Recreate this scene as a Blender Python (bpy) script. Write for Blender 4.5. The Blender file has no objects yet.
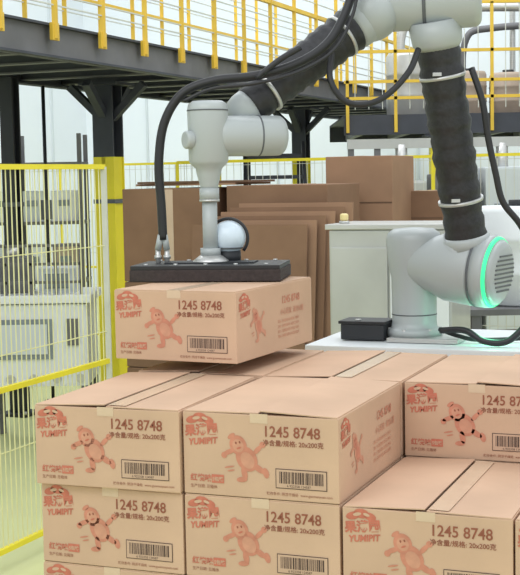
import bpy, bmesh, math, random
from mathutils import Vector, Matrix
random.seed(4)
scene = bpy.context.scene
try:
    scene.view_settings.view_transform = 'Standard'
except Exception: pass

# ------------------------------------------------------------------ materials
def lin(c):
    return tuple(((v/255)/12.92 if v/255 <= .04045 else ((v/255+.055)/1.055)**2.4) for v in c)
def mat(name, rgb, rough=.6, metal=0., var=.08, scale=8., bump=0., emis=None, spec=.5, stretch=(1,1,1)):
    m = bpy.data.materials.new(name); m.use_nodes = True
    nt = m.node_tree; b = nt.nodes['Principled BSDF']
    b.inputs['Roughness'].default_value = rough
    b.inputs['Metallic'].default_value = metal
    b.inputs['Specular IOR Level'].default_value = spec
    c = lin(rgb)
    tc = nt.nodes.new('ShaderNodeTexCoord'); mp = nt.nodes.new('ShaderNodeMapping')
    mp.inputs['Scale'].default_value = stretch
    nz = nt.nodes.new('ShaderNodeTexNoise'); nz.inputs['Scale'].default_value = scale; nz.inputs['Detail'].default_value = 5
    cr = nt.nodes.new('ShaderNodeValToRGB')
    cr.color_ramp.elements[0].position = .3; cr.color_ramp.elements[1].position = .7
    cr.color_ramp.elements[0].color = tuple(v*(1-var) for v in c)+(1,)
    cr.color_ramp.elements[1].color = tuple(min(1, v*(1+var)) for v in c)+(1,)
    nt.links.new(tc.outputs['Object'], mp.inputs['Vector'])
    nt.links.new(mp.outputs['Vector'], nz.inputs['Vector'])
    nt.links.new(nz.outputs['Fac'], cr.inputs['Fac'])
    nt.links.new(cr.outputs['Color'], b.inputs['Base Color'])
    if bump:
        bp = nt.nodes.new('ShaderNodeBump'); bp.inputs['Strength'].default_value = bump; bp.inputs['Distance'].default_value = .01
        nt.links.new(nz.outputs['Fac'], bp.inputs['Height']); nt.links.new(bp.outputs['Normal'], b.inputs['Normal'])
    if emis:
        b.inputs['Emission Color'].default_value = lin(emis[0])+(1,)
        b.inputs['Emission Strength'].default_value = emis[1]
    return m
CARD = mat('cardboard', (201,168,142), .75, var=.08, scale=4, bump=.08, spec=.25)
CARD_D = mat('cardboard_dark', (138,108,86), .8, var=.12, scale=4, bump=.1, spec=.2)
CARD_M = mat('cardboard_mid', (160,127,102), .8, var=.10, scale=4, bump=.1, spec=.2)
SEAM = mat('carton_seam', (104,80,62), .9)
TAPE = mat('packing_tape', (208,182,156), .22, var=.05, scale=12, bump=.05)
RED = mat('red_ink', (194,118,98), .8, var=.15, scale=40, spec=.1)
REDM = mat('red_ink_mascot', (197,134,112), .8, var=.12, scale=40, spec=.1)
REDF = mat('red_ink_faded', (201,148,124), .8, var=.1, scale=40, spec=.1)
DINK = mat('maroon_ink', (146,92,74), .8, var=.1, scale=30, spec=.1)
BLACKINK = mat('black_ink', (80,62,54), .8)
LBL = mat('barcode_ground', (194,162,138), .8)
WOOD = mat('pallet_wood', (176,140,96), .8, var=.2, scale=6, bump=.3, stretch=(1,8,8))
RGREY = mat('robot_grey_paint', (170,176,177), .35, var=.03, scale=3)
RDARK = mat('robot_vent_dark', (92,96,100), .5)
SLEEVE = mat('black_fabric_sleeve', (38,38,42), .5, var=.3, scale=60, bump=.25)
RUB = mat('black_rubber', (34,34,37), .45)
FOAM = mat('black_foam', (60,52,51), .9, var=.2, scale=80, bump=.3)
STEEL = mat('brushed_steel', (196,196,194), .35, .6, var=.08, scale=6, stretch=(1,1,12))
STEELM = mat('cabinet_steel', (186,187,184), .3, .3, var=.14, scale=2.5, bump=.05)
GREEN = mat('green_status_ring', (60,220,140), .4, emis=((60,230,150),.9))
YEL = mat('yellow_paint', (238,222,52), .5, var=.06, scale=4)
YELD = mat('yellow_orange_paint', (224,186,62), .5, var=.1, scale=4)
DGREY = mat('dark_steel_paint', (62,65,73), .6, var=.18, scale=4)
MGREY = mat('mid_grey_steel', (106,106,108), .6, var=.15, scale=4)
BLK = mat('black_paint', (40,42,46), .6)
WHITE = mat('white_enamel', (226,230,233), .4, var=.03, scale=3)
WALL = mat('white_wall', (224,230,236), .85, var=.03, scale=.6)
PANEL = mat('pale_blue_panel', (204,211,216), .7, var=.04, scale=1)
FLOORM = mat('epoxy_floor', (206,210,156), .45, var=.08, scale=1.2, bump=.03)
WIRE = mat('fence_wire', (230,228,172), .5)
WIREW = mat('fence_wire_grey', (204,206,196), .5)
BEIGE = mat('beige_plastic', (170,154,140), .6, var=.1)
BLUEW = mat('pale_blue_plastic', (212,226,238), .3, var=.05, scale=20)
GLASS = mat('smoked_glass', (128,138,144), .2)
ORNG = mat('amber_plastic', (232,212,150), .4)

# ------------------------------------------------------------------ builder
class B:
    def __init__(s): s.bm = bmesh.new(); s.m = []
    def mi(s, m):
        if m not in s.m: s.m.append(m)
        return s.m.index(m)
    def box(s, c, size, m, rz=0., M=None, bevel=0.):
        R = M if M is not None else Matrix.Rotation(rz, 3, 'Z')
        T = Matrix.Translation(c) @ R.to_4x4() @ Matrix.Diagonal((*size, 1))
        r = bmesh.ops.create_cube(s.bm, size=1, matrix=T)
        fs = set(f for v in r['verts'] for f in v.link_faces)
        k = s.mi(m)
        for f in fs: f.material_index = k
        if bevel:
            es = list(set(e for v in r['verts'] for e in v.link_edges))
            rb = bmesh.ops.bevel(s.bm, geom=es, offset=bevel, segments=2, profile=.7, affect='EDGES')
            for f in rb['faces']: f.material_index = k
    def beam(s, p1, p2, w, h, m):
        p1, p2 = Vector(p1), Vector(p2); d = p2-p1; L = d.length; x = d.normalized()
        up = Vector((0,0,1)) if abs(x.z) < .98 else Vector((0,1,0))
        y = up.cross(x).normalized(); z = x.cross(y)
        s.box((p1+p2)/2, (L, w, h), m, M=Matrix((x, y, z)).transposed())
    def lathe(s, p, axis, prof, m, seg=32):
        p = Vector(p); z = Vector(axis).normalized()
        x = z.orthogonal().normalized(); y = z.cross(x); k = s.mi(m); rings = []
        for h, r in prof:
            rings.append([s.bm.verts.new(p+z*h+(x*math.cos(2*math.pi*i/seg)+y*math.sin(2*math.pi*i/seg))*max(r, 1e-4)) for i in range(seg)])
        for a, b in zip(rings, rings[1:]):
            for i in range(seg):
                f = s.bm.faces.new((a[i], a[(i+1) % seg], b[(i+1) % seg], b[i])); f.smooth = True; f.material_index = k
        f = s.bm.faces.new(list(reversed(rings[0]))); f.material_index = k
        f = s.bm.faces.new(rings[-1]); f.material_index = k
    def cyl(s, p1, p2, r, m, r2=None, seg=20):
        d = Vector(p2)-Vector(p1)
        s.lathe(p1, d, [(0, r), (d.length, r if r2 is None else r2)], m, seg)
    def rcyl(s, p1, p2, r, m, e=.02, seg=32):
        d = Vector(p2)-Vector(p1); L = d.length; pr = []
        for i in range(6):
            a = i/5*math.pi/2; pr.append((e-e*math.cos(a), r-e+e*math.sin(a)))
        for i in range(6):
            a = math.pi/2-i/5*math.pi/2; pr.append((L-e+e*math.cos(a), r-e+e*math.sin(a)))
        s.lathe(p1, d, pr, m, seg)
    def sph(s, c, r, m, sc=(1,1,1)):
        T = Matrix.Translation(c) @ Matrix.Diagonal((*sc, 1))
        rr = bmesh.ops.create_uvsphere(s.bm, u_segments=28, v_segments=16, radius=r, matrix=T)
        k = s.mi(m)
        for f in set(f for v in rr['verts'] for f in v.link_faces): f.material_index = k; f.smooth = True
    def tube(s, pts, r, m, seg=10, sub=8):
        P = [Vector(p) for p in pts]; Q = []
        if len(P) > 2:
            E = [P[0]*2-P[1]]+P+[P[-1]*2-P[-2]]
            for i in range(1, len(E)-2):
                for j in range(sub):
                    t = j/sub; a, b, c, d = E[i-1:i+3]
                    Q.append(.5*((2*b)+(c-a)*t+(2*a-5*b+4*c-d)*t*t+(3*b-a-3*c+d)*t**3))
            Q.append(P[-1])
        else: Q = P
        k = s.mi(m); rings = []; n = None
        for i, q in enumerate(Q):
            t = (Q[min(i+1, len(Q)-1)]-Q[max(i-1, 0)]).normalized()
            n = t.orthogonal().normalized() if n is None else (n-t*n.dot(t)).normalized()
            bb = t.cross(n)
            rings.append([s.bm.verts.new(q+(n*math.cos(2*math.pi*j/seg)+bb*math.sin(2*math.pi*j/seg))*r) for j in range(seg)])
        for a, b in zip(rings, rings[1:]):
            for i in range(seg):
                f = s.bm.faces.new((a[i], a[(i+1) % seg], b[(i+1) % seg], b[i])); f.smooth = True; f.material_index = k
        s.bm.faces.new(list(reversed(rings[0]))).material_index = k
        s.bm.faces.new(rings[-1]).material_index = k
    def poly(s, pts, m):
        f = s.bm.faces.new([s.bm.verts.new(p) for p in pts]); f.material_index = s.mi(m); return f
    def textm(s, txt, size, T, m, off=0., shear=0., sx=1.):
        cu = bpy.data.curves.new('t', 'FONT'); cu.body = txt; cu.size = size; cu.offset = off; cu.shear = shear
        cu.resolution_u = 3
        o = bpy.data.objects.new('t', cu); scene.collection.objects.link(o)
        bpy.context.view_layer.update()
        me = o.evaluated_get(bpy.context.evaluated_depsgraph_get()).to_mesh()
        k = s.mi(m); vs = [s.bm.verts.new(T @ Vector((v.co.x*sx, v.co.y, 0))) for v in me.vertices]
        for p in me.polygons:
            try: f = s.bm.faces.new([vs[i] for i in p.vertices]); f.material_index = k
            except ValueError: pass
        bpy.data.objects.remove(o)
    def mesh(s, name):
        me = bpy.data.meshes.new(name); s.bm.to_mesh(me); s.bm.free()
        for m in s.m: me.materials.append(m)
        return me
    def done(s, name, parent=None, center=True):
        me = s.mesh(name); o = bpy.data.objects.new(name, me); scene.collection.objects.link(o)
        if center and len(me.vertices):
            xs = [v.co for v in me.vertices]
            c = Vector(((min(v.x for v in xs)+max(v.x for v in xs))/2, (min(v.y for v in xs)+max(v.y for v in xs))/2, min(v.z for v in xs)))
            me.transform(Matrix.Translation(-c)); o.location = c
        if parent: o.parent = parent
        return o
# room frame: a along carton front (right), b along carton depth (away)
TH = math.radians(-21.5); O = Vector((-.196, 3.309, 0))
NV = Vector((math.cos(TH), math.sin(TH), 0)); DV = Vector((-math.sin(TH), math.cos(TH), 0))
def R(a, b, z=0.): return O+NV*a+DV*b+Vector((0, 0, z))

# ------------------------------------------------------------------ cartons
W, D, H = .42, .580, .216
def carton_mesh(lift=(0., 0.)):
    b = B()
    b.box((W/2, D/2, (H-.003)/2), (W, D, H-.003), CARD, bevel=.003)
    for sgn, lf in ((-1, lift[0]), (1, lift[1])):
        wf = W/2-.005
        M = Matrix.Rotation(sgn*lf, 3, 'Y')   # hinged at the outer edge, inner edge raised
        hinge = Vector((W/2+sgn*(W/2-.003), D/2, H-.0015))
        b.box(hinge+M @ Vector((-sgn*wf/2, 0, 0)), (wf, D-.003, .003), CARD, M=M)
    b.box((W/2, D/2, H-.0028), (.009, D-.004, .002), SEAM)
    if lift == (0., 0.):
        b.box((W/2, D/2, H+.0004), (.048, D+.002, .0008), TAPE)
    else:
        b.box((W/2+.03, D/2, H+.0045), (.05, D-.02, .0008), TAPE, M=Matrix.Rotation(lift[1], 3, 'Y'))
    b.box((W/2, -.0004, H-.012), (.048, .0008, .024), TAPE)
    b.box((W/2, D+.0004, H-.018), (.048, .0008, .036), TAPE)
    FT = lambda x, z, e=.0012: Matrix.Translation((x, -e, z)) @ Matrix.Rotation(math.pi/2, 4, 'X')
    def ST(y, z, e=.0012):
        return Matrix(((0,0,1,W+e),(1,0,0,y),(0,1,0,z),(0,0,0,1)))
    def ell(T, cx, cz, rx, rz, rot, m, n=20):
        pts = []
        for i in range(n):
            a = 2*math.pi*i/n; x = rx*math.cos(a); y = rz*math.sin(a)
            pts.append(T @ Vector((cx+x*math.cos(rot)-y*math.sin(rot), cz+x*math.sin(rot)+y*math.cos(rot), 0)))
        b.poly(pts, m)
    def rect(T, x0, z0, x1, z1, m):
        b.poly([T @ Vector(p) for p in ((x0,z0,0),(x1,z0,0),(x1,z1,0),(x0,z1,0))], m)
    def logo(mk, s, m):
        T = mk(.0010)
        for (cx, cz, rx, rz, ro) in ((.016,.070,.017,.009,.25),(.036,.076,.018,.011,-.1),(.056,.070,.015,.009,-.3)):
            ell(T, cx*s, cz*s, rx*s, rz*s, ro, m)
        ell(mk(.0013), .026*s, .074*s, .010*s, .004*s, .2, CARD); ell(mk(.0013), .048*s, .074*s, .008*s, .0035*s, -.3, CARD)
        T2 = mk(.0012) @ Matrix.Rotation(.10, 4, 'Z')
        b.textm('果满园', .0285*s, T2 @ Matrix.Translation((0, .032*s, 0)), m, off=.0012*s, sx=1.0)
        b.textm('YUMIPIT', .021*s, T2 @ Matrix.Translation((.006*s, .008*s, 0)), m, off=.0008*s, shear=.2, sx=.95)
    def mascot(mk, s, m, m2):
        T = mk(.0011)
        parts = [(.034,.080,.020,.023,.5),(.054,.050,.024,.030,.6),(.018,.100,.010,.005,.6),
                 (.012,.064,.016,.0055,.4),(.000,.056,.007,.007,0),(.080,.072,.014,.0055,.8),(.092,.084,.007,.007,0),
                 (.048,.018,.007,.016,.2),(.042,.003,.013,.006,.1),(.082,.030,.007,.017,1.0),(.099,.021,.007,.012,.3),
                 (.012,.030,.012,.002,.2),(.016,.022,.009,.0018,.2)]
        for p in parts: ell(T, p[0]*s, p[1]*s, p[2]*s, p[3]*s, p[4], m)
        T = mk(.0014)
        ell(T, .034*s, .079*s, .013*s, .015*s, .5, m2); ell(T, .056*s, .047*s, .015*s, .020*s, .6, m2)
        T = mk(.0017)
        for q in ((.029,.085),(.038,.087)): ell(T, q[0]*s, q[1]*s, .002*s, .003*s, .3, DINK)
        ell(T, .036*s, .074*s, .006*s, .0022*s, .4, RED)
    # front
    logo(lambda e: FT(.010, .118, e), 1.08, RED)
    mascot(lambda e: FT(.114, .042, e), 1.14, REDM, REDF)
    b.textm('1245 8748', .0385, FT(.220, .160), DINK, off=.0005, sx=.93)
    b.textm('净含量/规格: 20x200克', .0165, FT(.220, .138), DINK, off=.0002, sx=1.0)
    T = FT(.253, .030)
    rect(T, 0, 0, .136, .050, BLACKINK); rect(FT(.253,.030,.0015), .002, .002, .134, .048, LBL)
    T = FT(.253, .030, .0018); x = .010
    while x < .124:
        w = random.choice((.0016, .0028, .0045)); rect(T, x, .013, x+w, .043, BLACKINK); x += w+random.choice((.0013, .002, .0026))
    b.textm('6 922358 124587', .009, FT(.283, .034, .0018), BLACKINK)
    b.textm('贮存条件: 阴凉干燥处  www.guomanyuan.com', .009, FT(.228, .012), DINK)
    T = FT(.018, .036); b.textm('红烧味', .020, T, RED, off=.0005)
    rect(FT(.078, .032, .0011), 0, 0, .034, .022, RED); b.textm('5包装', .012, FT(.080, .038, .0015), CARD, off=.0004)
    b.textm('生产日期: 见箱体', .010, FT(.018, .018), DINK)
    # right side
    logo(lambda e: ST(.02, .125, e), .95, RED); mascot(lambda e: ST(.10, .05, e), 1.0, REDF, REDM)
    b.textm('1245 8748', .034, ST(.33, .15), REDM, off=.0003)
    b.textm('小心轻放  请勿倒置', .022, ST(.32, .115), REDF, off=.0002)
    for i in range(4): b.textm('配料: 马铃薯 植物油 食用盐 调味料', .011, ST(.30, .090-.016*i), REDF)
    return b.mesh('carton_mesh')
CM = carton_mesh(); CM2 = carton_mesh((.035, .012)); CM3 = carton_mesh((.012, .040))
def carton(loc, rz, me=None):
    o = bpy.data.objects.new('cardboard_carton', me or CM); scene.collection.objects.link(o); o.location = loc; o.rotation_euler = (0, 0, rz); return o
Z0 = .14; LH = .218
for layer in range(4):
    z = Z0+LH*layer
    for c in (-1, 0, 1, 2):
        for r in (0, 1):
            if layer == 3 and r == 0 and c >= 1: continue
            ja = random.uniform(-.002, .002); jr = random.uniform(-.003, .003)
            a, bb = c*.4275+ja-.008, r*.592-.006
            rz = TH+jr; me = None
            if layer == 3:
                me = {(-1,0):CM2,(0,0):CM3,(0,1):CM2,(1,1):CM3,(-1,1):CM2}.get((c,r))
                if (c,r) == (-1,0): bb -= .022; rz += .03
            if layer == 2 and r == 0 and c in (1,2): me = CM3 if c == 2 else CM2
            carton(R(a, bb, z), rz, me)
held_rz = math.radians(-25)
hc = Vector((-.072, 3.84, 1.0495)); hn = Vector((math.cos(held_rz), math.sin(held_rz), 0))
carton(hc-hn*W, held_rz)
# pallet
b = B()
for i in range(9):
    b.box(R(-.43+.03+i*.208, .59, .129), (.11, 1.18, .02), WOOD, rz=TH)
for j in (0.05, .59, 1.13):
    b.box(R(.42, j, .108), (1.75, .10, .022), WOOD, rz=TH)
    for i in (-.38, .42, 1.22): b.box(R(i, j, .0575), (.12, .10, .079), WOOD, rz=TH)
    b.box(R(.42, j, .009), (1.75, .10, .018), WOOD, rz=TH)
b.done('wooden_pallet')

# ------------------------------------------------------------------ robot
rob = bpy.data.objects.new('robot_arm', None); scene.collection.objects.link(rob); rob.location = (.583, 4.9, .98)
def child(bb, name):
    o = bb.done(name, center=False); o.parent = rob; o.matrix_parent_inverse = Matrix.Translation((-.583, -4.9, -.98)); return o
b = B()
b.box((.64, 4.88, .989), (.27, .26, .016), STEEL, rz=TH, bevel=.003)
b.lathe((.583, 4.9, .997), (0,0,1), [(0,.105),(.02,.105),(.026,.098),(.03,.088),(.05,.084),(.22,.086),(.27,.098),(.36,.105),(.385,.098),(.402,.076),(.408,.0)], RGREY)
b.lathe((.583, 4.9, 1.075), (0,0,1), [(0,.0855),(.004,.0855)], RDARK)
for i in range(6):
    a = i*math.pi/3; b.cyl((.583+.096*math.cos(a), 4.9+.096*math.sin(a), 1.01), (.583+.096*math.cos(a), 4.9+.096*math.sin(a), 1.026), .008, STEEL, seg=8)
child(b, 'base_column')
b = B()
S0 = Vector((.583, 4.9, 1.275)); SV = Vector((.83, -.545, -.10)).normalized()
b.lathe(S0-SV*.02, SV, [(0,.07),(.02,.09),(.06,.100),(.11,.108),(.17,.130),(.28,.135),(.292,.133)], RGREY, 40)
b.lathe(S0+SV*.272, SV, [(0,.1365),(.008,.1365)], RDARK, 40)
b.lathe(S0+SV*.280, SV, [(0,.135),(.035,.134),(.05,.131)], RGREY, 40)
b.lathe(S0+SV*.330, SV, [(0,.131),(.005,.129),(.012,.124)], GREEN, 40)
b.lathe(S0+SV*.342, SV, [(0,.122),(.014,.110),(.022,.088),(.023,.0)], RGREY, 40)
c0 = S0+SV*.366
ux = Vector((0,0,1)).cross(SV).normalized(); uz = SV.cross(ux)
for i in range(9):
    zz = -.064+i*.016; hw = math.sqrt(max(.0, .085**2-zz**2))
    b.box(c0+uz*zz-SV*.001, (hw*2, .006, .006), RDARK, M=Matrix((ux, SV, uz)).transposed())
child(b, 'shoulder_joint')
SC = S0+SV*.19
U0 = Vector((.757, 4.74, 1.36)); U1 = Vector((.640, 4.62, 2.06)); UD = (U1-U0).normalized(); UL = (U1-U0).length
b = B()
b.lathe(SC, (U0-SC), [(0,.10),((U0-SC).length,.085)], RGREY)
b.lathe(U0-UD*.03, UD, [(0,.084),(.04,.087),(.05,.078)], RGREY)
pr = [(0, .072)]
n = 36
for i in range(1, n): 
    t = i/n; pr.append((t*UL, .0735+.0035*math.sin(i*2.1)+.002*math.sin(i*.9)+.004*t))
pr.append((UL, .078))
b.lathe(U0, UD, pr, SLEEVE, 36)
for t in (.20, .83):
    b.lathe(U0+UD*(UL*t), UD, [(0,.082),(.012,.082)], STEEL, 36)
    b.box(U0+UD*(UL*t+.006)+Vector((-.03,-.078,0)), (.03,.012,.012), STEEL)
child(b, 'upper_arm')
E1 = Vector((.670, 4.60, 2.205)); E0 = Vector((.42, 4.64, 2.20))
b = B()
b.lathe(U1-UD*.02, UD, [(0,.074),(.02,.088),(.10,.094)], RGREY)
EV = (E1-E0).normalized()
b.rcyl(E0, E1+EV*.12, .098, RGREY, e=.03, seg=40)
b.lathe(E0+EV*.17, EV, [(0,.1),(.012,.1)], RDARK, 40)
child(b, 'elbow_joint')
F0 = Vector((.405, 4.60, 2.16)); F1 = Vector((-.045, 4.46, 1.83)); FD = (F1-F0).normalized(); FL = (F1-F0).length
b = B()
b.sph(F0, .098, RGREY, (1,1,.95))
b.lathe(F0, FD, [(0,.085),(.08,.080),(.09,.072)], RGREY)
pr = [(.08, .068)]
for i in range(1, 30):
    t = i/30; pr.append((.08+t*(FL-.10), .077-.013*t+.0035*math.sin(i*2.2)+.0015*math.sin(i)))
pr.append((FL-.02, .058))
b.lathe(F0, FD, pr, SLEEVE, 36)
for t in (.22, .80):
    b.lathe(F0+FD*(FL*t), FD, [(0,.082-.012*t),(.012,.082-.012*t)], STEEL, 36)
child(b, 'forearm')
b = B()
WX, WY = -.163, 4.35
b.rcyl((-.145, 4.36, 1.742), (.092, 4.44, 1.742), .068, RGREY, e=.028)
b.lathe((.0, 4.409, 1.742), (.248,.08,0), [(0,.0692),(.005,.0692)], RDARK)
b.lathe(F1-FD*.03, FD, [(0,.062),(.03,.062),(.06,.054),(.09,.02)], RGREY)
b.lathe((WX, WY, 1.56), (0,0,1), [(0,.028),(.02,.031),(.055,.040),(.075,.044),(.088,.058),(.10,.066),(.27,.068),(.288,.064),(.298,.05),(.301,0)], RGREY, 36)
b.lathe((WX, WY, 1.825), (0,0,1), [(0,.0692),(.004,.0692)], RDARK, 36)
b.rcyl((WX-.050, WY-.03, 1.73), (WX-.076, WY-.045, 1.73), .030, RGREY, e=.008)
child(b, 'wrist')
b = B()
b.cyl((WX,WY,1.53), (WX,WY,1.57), .033, RGREY, seg=28)
b.cyl((WX,WY,1.33), (WX,WY,1.54), .025, RGREY, seg=28)
b.cyl((WX,WY,1.525), (WX,WY,1.532), .034, STEEL, seg=28)
b.cyl((WX,WY,1.345), (WX,WY,1.37), .034, RGREY, seg=28)
b.lathe((WX,WY,1.316), (0,0,1), [(0,.06),(.012,.06),(.03,.036)], STEEL, 28)
child(b, 'tool_flange_tube')
b = B()
gz = math.radians(-9)
gc = Vector((-.160, 4.335, .012)); gM = Matrix.Rotation(gz, 3, 'Z')
def G(x, y, z): return gc+gM @ Vector((x, y, 0))+Vector((0, 0, z))
b.box(G(0,0,1.276), (.50,.26,.038), FOAM, rz=gz, bevel=.004)
b.box(G(0,0,1.302), (.495,.255,.014), RUB, rz=gz, bevel=.003)
b.box(G(0,0,1.311), (.30,.10,.006), BLK, rz=gz)
for i in range(5):
    for j in (-1, 1):
        b.cyl(G(-.2+i*.1, j*.105, 1.308), G(-.2+i*.1, j*.105, 1.314), .007, STEEL, seg=8)
b.cyl(G(.048,.065,1.308), G(.048,.065,1.345), .040, BLK, seg=24)
b.sph(G(.048,.065,1.390), .058, BLUEW)
b.lathe(G(.048,.065,1.352), (0,0,1), [(0,.046),(.006,.050)], RDARK)
ring = [G(.048+.066*math.cos(t), .06, 1.388+.066*math.sin(t)) for t in [i/16*math.pi*1.35-.7 for i in range(17)]]
b.tube(ring, .0055, RUB, sub=2)
for dx in (-.018, .012):
    p = Vector((-.322+dx, 4.36, 1.316))
    b.cyl(p, p+Vector((0,0,.05)), .009, STEEL, seg=12); b.cyl(p+Vector((0,0,.02)), p+Vector((0,0,.032)), .013, STEEL, seg=6)
    b.cyl(p+Vector((0,0,.05)), p+Vector((-dx*.6,0,.10)), .011, RGREY, seg=12)
child(b, 'vacuum_gripper')
b = B()
hose = [(.35,4.50,2.28),(.31,4.46,2.16),(.245,4.42,2.05),(.14,4.39,1.98),(.0,4.37,1.94),(-.14,4.36,1.925),(-.245,4.36,1.885),(-.308,4.36,1.79),(-.330,4.36,1.655),(-.325,4.36,1.515),(-.322,4.36,1.40)]
b.tube(hose, .0155, RUB, sub=8)
b.tube([(p[0]+.006+.012*math.sin(i), p[1]-.03, p[2]-.028) for i, p in enumerate(hose[:7])], .006, RUB)
b.tube([(.26,4.47,2.02),(.25,4.43,1.93),(.29,4.42,1.86),(.36,4.42,1.84),(.44,4.44,1.87),(.52,4.47,1.95),(.56,4.52,2.03)], .011, RUB)
b.tube([(.0,4.36,1.93),(.08,4.36,1.99),(.15,4.37,2.03)], .010, SLEEVE)
b.tube([(.755,4.60,1.97),(.79,4.58,1.85),(.81,4.58,1.72),(.835,4.58,1.60),(.86,4.58,1.50),(.92,4.58,1.42),(.99,4.6,1.30)], .012, RUB)
b.tube([(.66,4.74,1.03),(.74,4.68,1.035),(.80,4.64,1.00),(.88,4.62,1.0),(.95,4.62,1.06),(1.02,4.64,1.14)], .012, RUB)
b.tube([(.66,4.78,1.03),(.72,4.74,1.01),(.80,4.72,.995),(1.0,4.75,.995),(1.1,4.8,.995)], .008, RUB)
child(b, 'cable_harness')

b = B()   # robot table
b.box(R(.40,1.82,.964), (1.22,.62,.03), WHITE, rz=TH, bevel=.004)
b.box(R(.40,1.82,.52), (1.16,.56,.858), WHITE, rz=TH, bevel=.004)
for x in (-.0,.40,.80): b.box(R(x-.0,1.5385,.52), (.36,.012,.76), PANEL, rz=TH, bevel=.002)
for x in (-.04+.16,.40+.15,.80+.15): b.box(R(x,1.53,.60), (.012,.014,.12), STEEL, rz=TH)
for x in (-.14,.94):
    for y in (1.58,2.06): b.cyl(R(x,y,0), R(x,y,.092), .03, RUB)
b.done('white_pedestal_table')
b = B()
b.box((.405,4.93,1.013), (.17,.13,.06), BLK, rz=TH, bevel=.006)
b.box((.405,4.93,1.049), (.185,.14,.012), RUB, rz=TH, bevel=.004)
b.cyl((.37,4.90,1.055),(.37,4.90,1.060), .012, STEEL)
b.done('controller_box')

# ------------------------------------------------------------------ shell
b = B(); b.box((1,8,-.05), (40,40,.1), FLOORM); b.done('floor')
b = B(); b.box(R(4,14.1,4), (24,.2,8.0), WALL, rz=TH)
for i in range(12): b.box(R(-7+i*2,13.99,4), (.03,.03,8), PANEL, rz=TH)
b.done('wall_back')
b = B(); b.box(R(-8.1,4,4), (.2,20,8.0), WALL, rz=TH)
for i in range(10): b.box(R(-7.99,-5+i*2,4), (.03,.03,8), PANEL, rz=TH)
b.done('wall_left')

# ------------------------------------------------------------------ mezzanine (left, runs away)
b = B(); A1, A2 = -2.51, -3.71; ZB, ZT = 2.31, 2.51; b0, b1 = 1.2, 13.0
for a in (A1, A2):
    b.box(R(a,(b0+b1)/2,ZB+.01), (.09,b1-b0,.014), DGREY, rz=TH)
    b.box(R(a,(b0+b1)/2,ZT-.01), (.09,b1-b0,.014), DGREY, rz=TH)
    b.box(R(a,(b0+b1)/2,(ZB+ZT)/2), (.02,b1-b0,ZT-ZB), MGREY if a == A1 else DGREY, rz=TH)
b.box(R((A1+A2)/2,(b0+b1)/2,ZT-.012), (1.2,b1-b0,.012), DGREY, rz=TH)
nn = int((b1-b0)/.58)
for i in range(nn+1):
    bb = b0+.03+i*.58
    b.box(R((A1+A2)/2,bb,ZB+.09), (1.18,.05,.12), DGREY, rz=TH)
    b.box(R((A1+A2)/2,bb,ZB+.03), (1.18,.08,.01), MGREY, rz=TH)
for a in (-2.9, -3.3): b.box(R(a,(b0+b1)/2,ZB+.13), (.05,b1-b0,.06), DGREY, rz=TH)
for a in (A1+.06, A2):
    for i in range(nn+1):
        bb = b0+.10+i*.58
        b.beam(R(a,bb,ZT-.09), R(a,bb,ZT+1.0), .032, .032, YELD)
        if a > A2: b.box(R(a-.005,bb,ZT-.05), (.02,.075,.10), YELD, rz=TH)
    for z in (1.0, .52): b.beam(R(a,b0,ZT+z), R(a,b1,ZT+z), .03, .03, YELD)
    for z in (.10, .16, .28, .40, .64, .76, .88): b.beam(R(a,b0,ZT+z), R(a,b1,ZT+z), .008, .008, WIREW)
b.done('mezzanine_platform')
def column(name, a, bb, zt, m_low, m_top, zsplit, w=.15, brackets=True):
    b = B()
    for k, (z0, z1, m) in enumerate(((0, zsplit, m_low), (zsplit, zt, m_top))):
        e = .0 if k == 0 else -.004
        b.box(R(a,bb,(z0+z1)/2), (.03,w+e,z1-z0), m, rz=TH)
        for s in (-1,1): b.box(R(a,bb+s*(w/2-.008),(z0+z1)/2), (w+e,.016,z1-z0), m, rz=TH)
        if k == 0: b.box(R(a,bb,(z0+z1)/2), (w-.02,w-.02,z1-z0), m, rz=TH)
    b.box(R(a,bb,.01), (w+.12,w+.12,.02), m_low, rz=TH)
    b.box(R(a,bb,1.45), (w+.01,w+.01,.03), RDARK, rz=TH)
    for s in (-1,1):
        for t in (-1,1): b.cyl(R(a+s*.1,bb+t*.1,.02), R(a+s*.1,bb+t*.1,.04), .014, STEEL, seg=6)
    if brackets:
        for s in (-1,1):
            b.beam(R(a+s*.04,bb,zt-.26), R(a+s*.30,bb,zt-.02), .06, .05, m_top)
            b.beam(R(a,bb+s*.04,zt-.26), R(a,bb+s*.30,zt-.02), .06, .05, m_top)
        b.box(R(a,bb,zt-.012), (.30,.30,.02), m_top, rz=TH)
    return b.done(name)
column('support_post', -3.09, 5.43, 2.305, YEL, DGREY, 1.77, w=.165)
column('support_post', -3.09, 9.6, 2.305, YEL, DGREY, 1.77)
column('black_support_post', -3.42, 4.65, 2.305, BLK, BLK, 1.2, w=.10, brackets=False)

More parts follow.
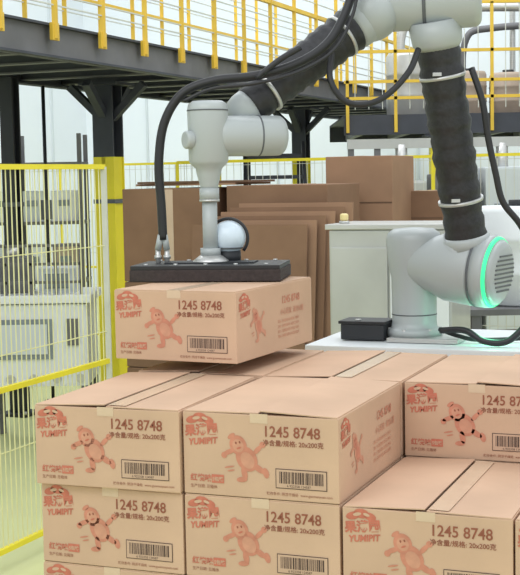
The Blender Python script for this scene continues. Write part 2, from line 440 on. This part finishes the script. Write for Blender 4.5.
# ------------------------------------------------------------------ fences
def fence(name, p, q, top, mw, mr, step=.05, hstep=.4, post=1.2, rails=(.76,), zb=.1, pm=None):
    b = B(); p, q = Vector(p), Vector(q); d = (q-p); L = d.length; d.normalize(); pm = pm or mr
    n = int(L/step)
    for i in range(n+1):
        x = p+d*(i*step); b.beam((x.x,x.y,zb), (x.x,x.y,top), .0045, .0045, mw)
    z = zb
    while z < top:
        b.beam((p.x,p.y,z), (q.x,q.y,z), .004, .004, mw); z += hstep
    for z in (zb, top)+tuple(rails):
        b.beam((p.x,p.y,z), (q.x,q.y,z), .022, .022, mr)
    k = max(1, round(L/post))
    for i in range(k+1):
        x = p+d*(L*i/k); b.beam((x.x,x.y,0), (x.x,x.y,top), .026, .026, pm); b.box((x.x,x.y,.005), (.12,.12,.01), pm)
    return b.done(name)
fence('safety_fence', (-1.60,3.95,0), (-.715,6.05,0), 1.665, WIRE, YEL, step=.036, post=1.16, pm=WIREW)
fence('rear_safety_fence', R(-2.95,6.3), R(3.2,6.3), 1.73, WIREW, YEL, step=.06, post=2)
fence('side_safety_fence', R(-6.8,8.2), R(-3.4,8.2), 1.75, WIREW, YEL, step=.06, post=1.7)
fence('mesh_partition', R(1.0,7.4), R(5.2,7.4), 2.0, WIREW, WIREW, step=.08, post=1.5, rails=(1.2,))

# ------------------------------------------------------------------ background cartons
def bigbox(name, c, s, m, rz=TH):
    b = B(); x, y, z = s
    b.box((0,0,z/2), (x,y,z), m, bevel=.006)
    b.box((0,-y/2-.0008,z/2), (.05,.0016,z*.98), TAPE) if random.random() < .2 else b.box((0,-y/2-.0008,z*.5), (x*.98,.0016,.008), SEAM)
    b.box((0,0,z+.001), (.06,y,.002), TAPE)
    b.textm('易碎', z*.16, Matrix.Translation((x*.2,-y/2-.002,z*.15)) @ Matrix.Rotation(math.pi/2,4,'X'), SEAM)
    o = b.done(name, center=False); o.location = c; o.rotation_euler = (0,0,rz); return o
def P(x, y, z=0.): return Vector((x, y, z))
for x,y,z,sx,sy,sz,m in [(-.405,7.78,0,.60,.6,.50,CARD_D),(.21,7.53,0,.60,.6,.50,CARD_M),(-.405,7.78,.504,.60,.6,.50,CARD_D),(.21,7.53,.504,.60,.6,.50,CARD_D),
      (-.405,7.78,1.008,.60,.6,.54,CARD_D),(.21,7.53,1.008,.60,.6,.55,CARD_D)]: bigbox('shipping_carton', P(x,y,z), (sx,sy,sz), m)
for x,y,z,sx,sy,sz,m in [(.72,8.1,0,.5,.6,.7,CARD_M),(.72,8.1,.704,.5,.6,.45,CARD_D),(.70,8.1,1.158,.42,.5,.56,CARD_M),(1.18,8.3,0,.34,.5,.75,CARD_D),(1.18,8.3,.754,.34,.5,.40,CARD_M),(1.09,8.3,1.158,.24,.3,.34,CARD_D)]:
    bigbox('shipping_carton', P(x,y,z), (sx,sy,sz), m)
b = B()
for i in range(6):
    M = Matrix.Rotation(TH,3,'Z') @ Matrix.Rotation(math.radians(-7),3,'X')
    b.box(P(.17-i*.05, 7.03-i*.03, .735-.012*i), (.66,.012,1.46-.02*i), (CARD_M, CARD_D)[i % 2], M=M)
b.done('cardboard_sheet_bundle')
b = B()
b.box(P(-.32,7.74,1.569), (.64,.5,.012), CARD_M, rz=TH-.06); b.box(P(-.30,7.72,1.582), (.68,.5,.012), SEAM, rz=TH+.05)
b.done('cardboard_sheet')

# ------------------------------------------------------------------ steel cabinet
b = B(); cx, cy = .67, 6.15
def C(x, y, z): return Vector((cx, cy, z))+NV*x+DV*y
b.box(C(0,0,.72), (.58,.40,1.26), STEELM, rz=TH, bevel=.008)
b.box(C(0,0,1.365), (.61,.43,.025), STEEL, rz=TH, bevel=.004)
for s in (-1,1):
    b.box(C(s*.142,-.206,.70), (.272,.014,1.14), (STEELM,WHITE)[s > 0], rz=TH, bevel=.004)  # right door white: lighter reflection on the steel put into its colour
    b.box(C(s*.03,-.22,.85), (.012,.02,.14), BLK, rz=TH)
    for y in (-.14,.14): b.cyl(C(s*.22,y,0), C(s*.22,y,.09), .025, RUB)
b.box(C(.14,-.215,1.12), (.10,.004,.12), PANEL, rz=TH)
b.cyl(C(-.24,-.12,1.377), C(-.24,-.12,1.39), .024, STEEL); b.rcyl(C(-.24,-.12,1.39), C(-.24,-.12,1.425), .020, ORNG, e=.010)
b.done('steel_control_cabinet')

def drum(b, x, y, z, r, h, m):
    b.lathe((x,y,z), (0,0,1), [(0,r*.95),(.01,r),(h*.30,r),(h*.32,r*1.03),(h*.35,r),(h*.64,r),(h*.66,r*1.03),(h*.69,r),(h-.03,r),(h-.01,r*.94),(h,r*.9)], m, 32)
    b.cyl((x,y,z+h), (x,y,z+h+.03), r*.3, BLK)
b = B(); drum(b, 1.36, 6.7, .932, .24, .50, WHITE); b.done('white_plastic_drum')
b = B()
for x in (1.07,1.70):
    for y in (6.42,6.98): b.beam((x,y,0),(x,y,.90), .05,.05, MGREY)
b.box((1.385,6.7,.915), (.70,.64,.03), MGREY); b.box((1.385,6.7,.30), (.64,.56,.03), MGREY)
b.box((1.385,6.45,.62), (.5,.06,.4), BEIGE, bevel=.01); b.box((1.385,6.7,.50), (.5,.4,.36), WHITE, bevel=.01)
b.done('drum_stand')
b = B()
for x in (1.7,3.0):
    for y in (7.6,8.2): b.beam((x,y,0),(x,y,1.95), .05,.05, MGREY)
for z in (.3,.9,1.35,1.75): b.box((2.35,7.9,z), (1.36,.64,.03), MGREY)
for i in range(12):
    zz = (.315,.915,1.365)[i % 3]; xx = 1.86+(i//3)*.31
    b.box((xx,7.8,zz+.12), (.24,.4,random.uniform(.2,.26)), random.choice((CARD_M,WHITE,BEIGE,PANEL)), bevel=.008)
b.done('storage_rack')

# far mezzanine (right)
b = B(); y0 = 12.0
b.box((2.6,y0,2.06), (3.6,.05,.18), DGREY); b.box((2.6,y0+1.2,2.14), (3.6,2.4,.02), DGREY)
for i in range(8): b.box((1.0+i*.46,y0+1.2,2.06), (.06,2.3,.14), MGREY)
b.box((2.6,y0+2.4,2.06), (3.6,.05,.18), DGREY)
for i in range(9): b.beam((.83+i*.44,y0-.04,1.99),(.83+i*.44,y0-.04,3.15), .028,.028, YELD)
for z in (2.30,2.45,2.72,3.15): b.beam((.8,y0-.04,z),(4.4,y0-.04,z), .028,.028, YELD)
for i in range(28): b.beam((.9+i*.125,y0-.04,2.2),(.9+i*.125,y0-.04,3.15), .007,.007, WIREW)
b.done('far_mezzanine_platform')
for x, r, h, m in ((1.45,.2,.6,STEELM),(2.05,.16,.42,BEIGE),(2.42,.18,.40,BEIGE),(2.85,.2,.7,STEELM),(3.3,.2,.5,WHITE)):
    b = B(); drum(b, x, y0+.6, 2.152, r, h, m); b.done('mixing_tank')
b = B()
b.tube([(1.45,y0+.95,2.16),(1.45,y0+.95,3.0),(1.8,y0+.95,3.2),(2.85,y0+.95,3.2),(2.95,y0+.95,3.0),(2.95,y0+.95,2.16)], .045, STEEL)
b.tube([(2.1,y0+1.2,2.16),(2.1,y0+1.2,2.9),(2.4,y0+1.2,3.05),(3.4,y0+1.2,3.05),(3.5,y0+1.2,2.9),(3.5,y0+1.2,2.16)], .035, MGREY)
for x in (1.75,2.6,3.15): b.tube([(x,y0+1.3,2.16),(x,y0+1.3,2.8),(x,y0+1.3,3.9)], .03, STEEL)
b.done('process_piping')
for cxx in (1.66, 3.6):
    b = B()
    b.box((cxx,y0+.1,.95), (.13,.13,1.86), YEL, bevel=.006); b.box((cxx,y0+.1,1.915), (.13,.13,.07), DGREY); b.box((cxx,y0+.1,.01), (.25,.25,.02), YEL)
    b.box((cxx,y0+.1,1.955), (.24,.24,.02), DGREY)
    b.done('yellow_support_post')
b = B()
for i in range(6):
    b.box((1.2+i*.42,10.9,.9+.0), (.36,.5,1.3+.10*(i % 3)), (STEELM,MGREY,PANEL,MGREY,BEIGE,STEELM)[i], bevel=.02)
    b.box((1.2+i*.42,10.64,1.2), (.22,.02,.3), GLASS); b.cyl((1.2+i*.42,10.9,1.55),(1.2+i*.42,10.9,1.85), .05, STEEL)
    for s in (-1,1): b.cyl((1.2+i*.42+s*.12,10.9,0),(1.2+i*.42+s*.12,10.9,.27), .03, BLK, seg=10)
b.beam((.75,10.9,1.86),(3.6,10.9,1.86), .08,.08, STEELM)
b.beam((.75,10.9,1.62),(1.2,10.9,1.62), .06,.06, MGREY)
for x in (.78, 1.0): b.beam((x,10.9,0),(x,10.9,1.82), .05,.05, MGREY)
b.box((.89,10.9,1.70), (.26,.3,.10), STEELM, bevel=.01)
b.done('process_line')

# stairs
b = B(); sy = .75
for i in range(9):
    b.box((.16,10.0+sy+i*.22,.2+i*.2), (.52,.24,.035), DGREY)
for s in (-1,1):
    b.beam((.16+s*.28,9.85+sy,.08),(.16+s*.28,11.85+sy,1.88), .03,.16, BLK)
b.box((.16,12.1+sy,1.8), (.60,.5,.05), DGREY)
for x in (-.10,.42): b.beam((x,12.25+sy,0),(x,12.25+sy,1.78), .06,.06, BLK)
b.done('steel_staircase')

# ------------------------------------------------------------------ left machinery
b = B(); mx, my = -1.37, 8.0
b.box((mx,my,.62), (.66,.5,.50), WHITE, bevel=.02)
b.box((mx,my,.90), (.72,.56,.05), WHITE, bevel=.01)
b.box((mx-.06,my-.256,.66), (.36,.014,.24), GLASS); b.box((mx-.06,my-.262,.66), (.30,.012,.18), PANEL); b.box((mx+.24,my-.258,.70), (.07,.016,.16), MGREY)
for i in range(5): b.cyl((mx-.28+i*.14,my-.26,.42),(mx-.28+i*.14,my-.20,.42), .028, STEEL, seg=12)
for s in (-1,1):
    for t in (-1,1): b.beam((mx+s*.30,my+t*.22,0),(mx+s*.30,my+t*.22,.38), .05,.05, MGREY)
for s in (-1,-.5,0,.5,1): b.beam((mx+s*.30,my-.24,.92),(mx+s*.30,my-.24,1.22), .016,.016, MGREY)
for z in (1.0,1.11,1.22): b.beam((mx-.31,my-.24,z),(mx+.31,my-.24,z), .016,.016, MGREY)
b.box((mx+.14,my-.05,1.00), (.22,.2,.16), PANEL, bevel=.01); b.box((mx+.14,my-.155,1.0), (.14,.012,.09), GLASS)
b.box((mx-.16,my+.02,1.03), (.24,.26,.22), MGREY, bevel=.01); b.cyl((mx-.16,my,1.14),(mx-.16,my,1.20), .05, STEEL)
b.done('packing_machine')
b = B()   # tall shelving against the left side, partly seen through the fence
sx0, sy0 = -2.05, 11.2
for x in (-.55,0,.55):
    for y in (-.2,.2): b.beam((sx0+x,sy0+y,0),(sx0+x,sy0+y,2.0), .035,.035, MGREY)
for z in (.25,.75,1.25,1.75): b.box((sx0,sy0,z), (1.14,.44,.025), MGREY)
for i in range(12):
    z = (.2625,.7625,1.2625)[i % 3]; x = sx0-.41+(i//3)*.27
    h = .22+.04*((i*5) % 3)
    b.box((x,sy0-.02,z+h/2), (.21,.32,h), (PANEL,WHITE,BEIGE,WHITE)[i % 4], bevel=.006); b.box((x,sy0-.184,z+h*.6), (.10,.008,.05), GLASS)
b.done('parts_shelf')
b = B(); mx = -2.15; my = 8.1
b.box((mx,my,.55), (.5,.5,.9), PANEL, bevel=.02); b.box((mx,my-.26,.75), (.3,.02,.25), MGREY)
b.box((mx,my,.05), (.44,.44,.1), BLK); b.cyl((mx,my-.1,1.0),(mx,my-.1,1.5), .02, STEEL); b.cyl((mx,my-.14,1.55),(mx,my-.08,1.55), .12, WHITE)
b.done('electrical_cabinet')
b = B(); x, y = -1.52, 9.35
b.cyl((x,y,0),(x,y,2.28), .013, BLK, seg=10); b.box((x,y,.008), (.12,.12,.016), BLK); b.box((x,y-.03,1.4), (.08,.05,.14), RDARK); b.done('cable_conduit')
b = B()
b.box((-1.72,6.3,.45), (.30,.4,.86), WHITE, bevel=.02); b.box((-1.72,6.09,.55), (.2,.02,.4), PANEL); b.box((-1.72,6.3,.01), (.26,.36,.02), BLK)
b.cyl((-1.72,6.3,.88),(-1.72,6.3,1.30), .015, BLK); b.box((-1.70,6.27,1.36), (.16,.04,.14), RDARK, bevel=.01)
b.done('operator_console')

# ------------------------------------------------------------------ light
w = bpy.data.worlds.new('World'); scene.world = w; w.use_nodes = True
w.node_tree.nodes['Background'].inputs['Color'].default_value = (.92,.97,1,1)
w.node_tree.nodes['Background'].inputs['Strength'].default_value = 1.12
def area(name, loc, tgt, size, e, col=(1,1,1)):
    l = bpy.data.lights.new(name, 'AREA'); l.shape = 'RECTANGLE'; l.size, l.size_y = size; l.energy = e; l.color = col
    o = bpy.data.objects.new(name, l); scene.collection.objects.link(o); o.location = loc
    o.rotation_euler = (Vector(tgt)-Vector(loc)).to_track_quat('-Z','Y').to_euler()
area('added_overhead_front', (-1.5,1.0,4.8), (0,4,1), (4,2), 80, (1,1,.99))  # area light added overhead for soft light, no ceiling lamp in view
area('added_overhead_mid', (2.0,6.0,6.0), (.5,5,0), (4,3), 90)  # second added area light, out of view
area('added_overhead_back', (-1,11.5,7.0), (-1,14,1), (8,3), 420, (.95,.98,1))  # added area light aimed at the rear wall, no visible source
gl = bpy.data.lights.new('status_glow', 'POINT'); gl.energy = .6; gl.color = (.2,1,.55); gl.shadow_soft_size = .03
g = bpy.data.objects.new('status_glow', gl); scene.collection.objects.link(g); g.location = S0+SV*.30+Vector((0,-.06,-.20))
cam = bpy.data.cameras.new('Camera'); co = bpy.data.objects.new('Camera', cam); scene.collection.objects.link(co)
co.location = (0,0,1.603)
co.rotation_euler = (Matrix.Rotation(math.radians(90-4.85),3,'X') @ Matrix.Rotation(math.radians(-1.1),3,'Z')).to_euler()
cam.sensor_fit = 'HORIZONTAL'; cam.sensor_width = 36; cam.lens = 90; cam.clip_end = 200
scene.camera = co
